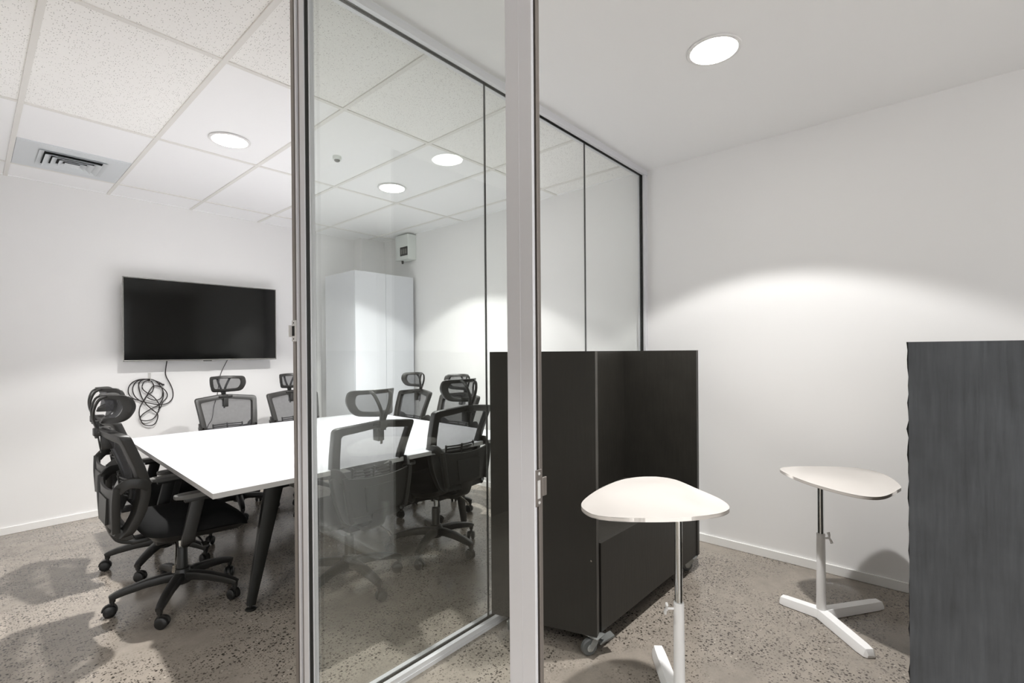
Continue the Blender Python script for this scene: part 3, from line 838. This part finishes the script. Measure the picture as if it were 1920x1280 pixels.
    hull_plate(bm, lambda u, v: (-0.332+0.004*v, (u*2-1)*0.085*(1+0.12*v), 0.515+0.13*v), 6, 6, 0.010)
    obj('rear_shell', bm, M_blackpl, t, 45)
    bm = B(); sweep(bm, catmull([(-0.15, 0, 0.385), (-0.22, 0, 0.388), (-0.285, 0, 0.42), (-0.315, 0, 0.50)], 5), rrect(0.09, 0.02, 0.006, 2), up=(0, 0, 1)); obj('back_bracket', bm, M_blackdk, t, 40)
    # --- headrest
    def hp(s, z, dx=0.0):
        v = (z-1.082)/0.07
        return Vector((-0.330+0.080*(abs(s)/0.14)**2+0.018*(1-v*v)-0.004*v+dx, s, z))
    ho = [(-0.122, 1.012), (0.0, 1.004), (0.122, 1.012), (0.146, 1.085), (0.140, 1.148), (0.0, 1.152), (-0.140, 1.148), (-0.146, 1.085)]
    hi_ = [(-0.095, 1.038), (0.0, 1.032), (0.095, 1.038), (0.114, 1.085), (0.108, 1.124), (0.0, 1.128), (-0.108, 1.124), (-0.114, 1.085)]
    rh = [0.03, 0.03, 0.03, 0.03, 0.02, 0.04, 0.02, 0.03]; rh2 = [0.02, 0.03, 0.02, 0.02, 0.014, 0.04, 0.014, 0.02]
    o_, i_ = dens(rounded(ho, rh), rounded(hi_, rh2), 2)
    bm = loop_frame(o_, i_, hp, 0.020)
    hr = obj('headrest', bm, M_blackpl, t, 40)
    bm = B()
    g = [[bm.verts.new(hp(-0.122+0.244*i/12, 1.022+0.114*j/6, -0.002)) for j in range(7)] for i in range(13)]
    for i in range(12):
        for j in range(6): bm.faces.new((g[i][j], g[i+1][j], g[i+1][j+1], g[i][j+1]))
    o = obj('headrest_mesh', bm, M_mesh, hr, 60); o['label'] = 'see-through black mesh'
    bm = B()
    for s in (-1, 1):
        sweep(bm, catmull([(-0.352, s*0.008, 0.985), (-0.366, s*0.016, 1.03), (-0.366, s*0.034, 1.08), (-0.350, s*0.050, 1.125), (-0.322, s*0.056, 1.142)], 5), rrect(0.018, 0.010, 0.003, 2), up=(1, 0, 0))
    sweep(bm, [(-0.352, 0, 0.935), (-0.352, 0, 1.02)], rrect(0.036, 0.014, 0.004, 2), up=(1, 0, 0))
    obj('headrest_bracket', bm, M_blackpl, t, 40)
    bm = B(); box(bm, (-0.366, -0.022, 0.945), (-0.300, 0.022, 0.985), 0.005); box(bm, (-0.352, -0.055, 0.962), (-0.290, 0.055, 0.976), 0.004)
    box(bm, (-0.338, -0.020, 0.875), (-0.285, 0.020, 0.955), 0.006)
    obj('clamp', bm, M_blackdk, t, 40)
    bm = B(); sweep(bm, [(-0.350, 0, 0.96), (-0.336, 0, 0.86)], rrect(0.014, 0.006, 0.002, 2), up=(1, 0, 0)); obj('height_rod', bm, M_blackdk, t)
    return t

UPPER = {'base', 'caster', 'gas_column'}
chairs = [  # x, y, facing (deg), base turn (deg), lift, label, name group
    (0.775, 3.12, 0, 22, 0.0, "black mesh office chair at the table's left end, seen side-on, nearest the open doorway"),
    (0.850, 3.79, 0, 15, 0.0, "black mesh office chair at the table's left end, mostly hidden behind the nearer one"),
    (1.530, 4.47, -90, 40, 0.0, "black mesh office chair facing us, below the right half of the television"),
    (2.120, 4.47, -90, 10, 0.0, "black mesh office chair facing us behind the table, half covered by the door jamb"),
    (1.462, 2.56, 90, 55, 0.0, "black mesh office chair seen from behind through the glass, farther from the booth"),
    (2.108, 2.56, 90, -8, 0.025, "black mesh office chair seen from behind through the glass, next to the booth"),
    (2.640, 3.85, 180, 30, 0.0, "black mesh office chair at the table's right end, before the white cupboard"),
    (2.620, 3.18, 180, 18, 0.0, "black mesh office chair at the table's right end, its headrest overlapped by a nearer chair"),
]
proto = make_chair()
for k, (x, y, fz, bz, lift, lab) in enumerate(chairs):
    c = proto if k == len(chairs)-1 else dup_tree(proto)
    c.location = (x, y, 0); c.rotation_euler = (0, 0, radians(fz)); c['label'] = lab; c['group'] = 'mesh office chairs around the meeting table'
    rb = radians(bz-fz)
    for ch in c.children:
        kind = ch.name.split('.')[0]
        if kind in UPPER:
            if kind == 'caster':
                p = Vector(ch.location); a = rb
                ch.location = (p.x*cos(a)-p.y*sin(a), p.x*sin(a)+p.y*cos(a), 0)
            ch.rotation_euler = (0, 0, rb)
        elif lift and kind != 'piston':
            ch.location = (0, 0, lift)
        elif lift: ch.location = (0, 0, lift*0.5)


# ================================================================== SIDE TABLES
def side_table(base, label, outline, ztop, collar, feet, knob_dir):
    bx, by = base
    t = thing('side_table', label, 'side table', (bx, by, 0), 0, 'cream pebble-shaped side tables')
    pts = catmull([(x-bx, y-by, 0) for x, y in outline], 6, closed=True)
    bm = B(); f = prism(bm, [(p.x, p.y) for p in pts], ztop-0.014, ztop, mi=0, side_mi=1, bev=0.003)
    obj('tabletop', bm, [M_cream, M_creamedge], t, 60)
    bm = B(); box(bm, (-0.03, -0.03, ztop-0.017), (0.03, 0.03, ztop-0.0138), 0.001); obj('mounting_plate', bm, M_powder, t)
    bm = B(); lathe(bm, [(0.0140, collar-0.05), (0.0140, ztop-0.015)], 20); o = obj('inner_pole', bm, M_chrome, t, 40); o['label'] = 'chrome telescopic pole'
    bm = B(); lathe(bm, [(0.023, 0.02), (0.021, 0.10), (0.0190, collar-0.004), (0.0180, collar), (0.0142, collar)], 24); obj('outer_pole', bm, M_powder, t, 40)
    for fx, fy in feet:
        bm = B(); d = Vector((fx-bx, fy-by, 0)); L_ = d.length; d.normalize(); s = Vector((-d.y, d.x, 0))
        sec = []
        for u, wb, wt, zt in ((0.0, 0.034, 0.022, 0.042), (0.85, 0.033, 0.020, 0.038), (0.965, 0.028, 0.017, 0.036), (1.0, 0.017, 0.012, 0.014)):
            c = d*(L_*u)
            sec.append([bm.verts.new(c-s*wb+Vector((0, 0, 0.003))), bm.verts.new(c+s*wb+Vector((0, 0, 0.003))), bm.verts.new(c+s*(wb-0.001)+Vector((0, 0, 0.010))), bm.verts.new(c+s*wt+Vector((0, 0, zt))), bm.verts.new(c-s*wt+Vector((0, 0, zt))), bm.verts.new(c-s*(wb-0.001)+Vector((0, 0, 0.010)))])
        for A_, B_ in zip(sec[:-1], sec[1:]):
            for i in range(6): bm.faces.new((A_[i], A_[(i+1) % 6], B_[(i+1) % 6], B_[i]))
        bm.faces.new(sec[0][::-1]); bm.faces.new(sec[-1])
        lg = obj('foot', bm, M_powder, t, 30)
        bm = B()
        for u in (0.12, 0.9): lathe(bm, [(0.011, 0.0), (0.011, 0.0035)], 12, (d.x*L_*u, d.y*L_*u, 0))
        obj('glide', bm, M_rubber, lg)
    bm = B(); k = Vector((cos(knob_dir), sin(knob_dir), 0)); zc = collar-0.025
    tube(bm, [tuple(k*0.015+Vector((0, 0, zc))), tuple(k*0.045+Vector((0, 0, zc)))], 0.0045, 10)
    s = Vector((-k.y, k.x, 0))
    for sg in (-1, 1):
        p = [k*0.042+Vector((0, 0, zc)), k*0.047+(Vector((0, 0, 1))*0.85+s*0.5)*0.012*sg+Vector((0, 0, zc)), k*0.047+(Vector((0, 0, 1))*0.85+s*0.5)*0.027*sg+Vector((0, 0, zc))]
        sweep(bm, [tuple(q) for q in p], rrect(0.014, 0.008, 0.003, 2), up=tuple(k), scale=lambda u: 0.8+0.35*u)
    obj('clamp_knob', bm, M_powder, t, 40)

T1 = [(1.456, 0.955), (1.554, 0.995), (1.712, 1.019), (1.878, 1.012), (1.985, 0.952), (2.018, 0.857), (1.93, 0.71), (1.856, 0.603), (1.782, 0.547), (1.708, 0.547), (1.635, 0.584), (1.558, 0.644), (1.485, 0.723), (1.426, 0.809), (1.408, 0.88)]
side_table((1.740, 0.716), 'cream pebble-shaped side table in front, before the open side of the black booth', T1, 0.790, 0.412,
           [(2.030, 0.935), (1.62, 0.45), (1.43, 0.90)], radians(128))
T2 = [(2.904, 0.631), (2.997, 0.598), (3.088, 0.506), (3.171, 0.378), (3.185, 0.263), (3.085, 0.179), (2.902, 0.121), (2.799, 0.13), (2.659, 0.165), (2.602, 0.216), (2.607, 0.297), (2.674, 0.426), (2.77, 0.536)]
side_table((2.830, 0.432), 'cream pebble-shaped side table farther back, standing by the white wall', T2, 0.700, 0.422,
           [(2.586, 0.210), (2.860, 0.622), (3.145, 0.214)], radians(-48))


# ================================================================== MOBILE BOOTHS
def wheel_caster(parent, x, y, ang, brake, z1):
    bm = B(); ca, sa = cos(ang), sin(ang)
    def T(p, w, z): return (x+p*ca-w*sa, y+p*sa+w*ca, z)
    # plate and fork
    for w in (-0.016, 0.016):
        poly = [(-0.012, z1-0.012), (0.020, z1-0.012), (0.040, 0.034), (0.036, 0.026), (0.022, 0.026), (-0.004, 0.052)]
        vs = [[bm.verts.new(T(p, w+dw, z)) for p, z in poly] for dw in (-0.0015, 0.0015)]
        bm.faces.new(vs[0][::-1]); bm.faces.new(vs[1])
        for i in range(6): bm.faces.new((vs[0][i], vs[0][(i+1) % 6], vs[1][(i+1) % 6], vs[1][i]))
    lathe(bm, [(0.022, z1-0.014), (0.022, z1-0.004)], 16, (x, y, 0))
    box(bm, (x-0.032, y-0.032, z1-0.004), (x+0.032, y+0.032, z1), 0.001)
    if brake:
        b2 = [T(-0.015, -0.02, z1-0.034), T(-0.015, 0.02, z1-0.034), T(-0.088, 0.02, z1-0.012), T(-0.088, -0.02, z1-0.012)]
        up = [bm.verts.new(q) for q in b2]; dn = [bm.verts.new((q[0], q[1], q[2]-0.008)) for q in b2]
        bm.faces.new(up); bm.faces.new(dn[::-1])
        for i in range(4): bm.faces.new((up[i], up[(i+1) % 4], dn[(i+1) % 4], dn[i]))
    c = obj('caster', bm, M_grcast, parent, 30)
    bm = B(); b2 = B(); lathe(b2, [(0.012, -0.013), (0.032, -0.012), (0.037, -0.007), (0.037, 0.007), (0.032, 0.012), (0.012, 0.013)], 28, (0, 0, 0), 'y')
    bmesh.ops.transform(b2, matrix=Matrix.Translation((x+0.03*ca, y+0.03*sa, 0.037)) @ Matrix.Rotation(ang, 4, 'Z'), verts=b2.verts[:])
    o = obj('wheel', b2, M_castwheel, c, 40); bm.free()
    bm = B(); lathe(bm, [(0.010, -0.019), (0.017, -0.017), (0.017, 0.017), (0.010, 0.019)], 20, (0, 0, 0), 'y')
    bmesh.ops.transform(bm, matrix=Matrix.Translation((x+0.03*ca, y+0.03*sa, 0.037)) @ Matrix.Rotation(ang, 4, 'Z'), verts=bm.verts[:])
    o = obj('hub', bm, M_grcast, c, 40)

def panel(a, b, th, z0, z1, bm, mi=0, side=1, edge_mi=None, rag=0.0):
    """vertical board from a to b (xy), thickness th to the left (side=1) of a->b"""
    a = Vector(a); b = Vector(b); d = (b-a).normalized(); s = Vector((-d.y, d.x))*th*side
    prism(bm, [tuple(a), tuple(b), tuple(b+s), tuple(a+s)], z0, z1, mi=mi)
    bm.normal_update()
    if edge_mi is not None:
        for f in bm.faces:
            if abs(f.normal.z) < 0.3 and abs(f.normal.x*d.x+f.normal.y*d.y) > 0.8: f.material_index = edge_mi

def ragged_edge(bm, x, y, z0, z1, amp, mi, dx=0.02):
    n = 60
    L1 = [bm.verts.new((x, y, z0+(z1-z0)*i/n)) for i in range(n+1)]
    L2 = [bm.verts.new((x, y+amp*random.random()**2, z0+(z1-z0)*i/n)) for i in range(n+1)]
    L3 = [bm.verts.new((x+dx, y, z0+(z1-z0)*i/n)) for i in range(n+1)]
    for i in range(n):
        bm.faces.new((L1[i], L1[i+1], L2[i+1], L2[i])).material_index = mi
        bm.faces.new((L2[i], L2[i+1], L3[i+1], L3[i])).material_index = mi

# left booth: end panels, back, bench box; opens towards the side tables
A_, B_, C_, D_ = (1.822, 1.118), (1.662, 1.606), (2.985, 1.095), (2.985, 1.606)
ZB, ZT, ZS = 0.086, 1.346, 0.485
t = thing('mobile_booth', 'black plywood seating booth on casters, standing against the glass partition', 'booth', (2.35, 1.35, 0), 0, 'black mobile booths')
O = Vector((2.35, 1.35))
def loc2(p): return (p[0]-O.x, p[1]-O.y)
bm = B(); panel(loc2(A_), loc2(B_), 0.046, ZB, ZT, bm, side=-1, edge_mi=1); obj('end_panel', bm, [M_plyf, M_plyedge], t)
bm = B(); panel(loc2(C_), loc2(D_), 0.030, ZB, ZT, bm, side=1); obj('end_panel', bm, [M_ply, M_plyedge], t)
bm = B(); panel((loc2(B_)[0]+0.048, loc2(B_)[1]), (loc2(D_)[0]-0.030, loc2(D_)[1]), 0.018, ZB, ZT, bm, side=-1); obj('back_panel', bm, M_ply, t)
bm = B(); prism(bm, [(loc2(A_)[0]+0.048, loc2(A_)[1]+0.006), (loc2(C_)[0]-0.030, loc2(C_)[1]+0.006), (loc2(C_)[0]-0.030, loc2(C_)[1]+0.024), (loc2(A_)[0]+0.048, loc2(A_)[1]+0.024)], ZB, ZS); obj('front_panel', bm, M_plyf, t)
bm = B(); prism(bm, [(loc2(A_)[0]+0.046, loc2(A_)[1]+0.024), (loc2(C_)[0]-0.030, loc2(C_)[1]+0.024), (loc2(D_)[0]-0.030, loc2(D_)[1]-0.018), (loc2(B_)[0]+0.050, loc2(B_)[1]-0.018)], ZS-0.018, ZS, bev=0); obj('bench_seat', bm, M_ply, t)
bm = B(); prism(bm, [(loc2(A_)[0]+0.046, loc2(A_)[1]+0.024), (loc2(C_)[0]-0.030, loc2(C_)[1]+0.024), (loc2(D_)[0]-0.030, loc2(D_)[1]-0.018), (loc2(B_)[0]+0.050, loc2(B_)[1]-0.018)], ZB, ZB+0.018); obj('bottom_panel', bm, M_plyf, t)
bm = B(); lathe(bm, [(0.0045, -0.003), (0.0045, 0.001)], 10, (0, 0, 0), 'x')
ax, ay = loc2(A_); bmesh.ops.transform(bm, matrix=Matrix.Translation((ax-0.006, ay+0.022, 0.42)), verts=bm.verts[:]); obj('screw', bm, M_steel, t)
for (x, y, a, br) in ((1.840, 1.140, radians(150), True), (2.925, 1.125, radians(140), False), (1.76, 1.56, radians(-150), True), (2.930, 1.56, radians(30), False)):
    wheel_caster(t, x-O.x, y-O.y, a, br, ZB)

# right booth: only its end board and a caster show
t = thing('mobile_booth', 'black plywood booth at the right edge, its tall end board close to the camera', 'booth', (1.53, 0.0, 0), 0, 'black mobile booths')
x0 = 0.0; y0 = 0.0480; x1 = 1.30; y1 = 0.052; ZT2 = 1.362
bm = B(); box(bm, (x0, -0.62, 0.075), (x0+0.022, y0, ZT2), 0.0); ragged_edge(bm, x0+0.002, y0, 0.075, ZT2, 0.0045, 1)
obj('end_panel', bm, [M_plyr, M_dark], t)
bm = B(); box(bm, (x1, -0.62, 0.075), (x1+0.022, y1, ZT2), 0.001); obj('end_panel', bm, M_ply, t)
bm = B(); box(bm, (x0+0.022, y0-0.024, 0.075), (x1, y0-0.004, ZT2), 0.001); obj('back_panel', bm, M_ply, t)
bm = B(); box(bm, (x0+0.022, -0.615, 0.075), (x1, -0.597, 0.485), 0.001); obj('front_panel', bm, M_plyf, t)
bm = B(); box(bm, (x0+0.022, -0.597, 0.467), (x1, y0-0.024, 0.485)); obj('bench_seat', bm, M_plyr, t)
bm = B(); box(bm, (x0+0.022, -0.597, 0.075), (x1, y0-0.024, 0.093)); obj('bottom_panel', bm, M_plyf, t)
bm = B(); lathe(bm, [(0.0045, -0.003), (0.0045, 0.001)], 12, (x0, y0-0.014, 0.475), 'x'); obj('screw', bm, M_steel, t)
for (x, y, a, br) in ((0.06, -0.05, radians(200), False), (1.27, 0.018, radians(80), False), (0.06, -0.55, radians(200), False), (1.24, -0.55, radians(20), False)):
    wheel_caster(t, x, y, a, br, 0.075)
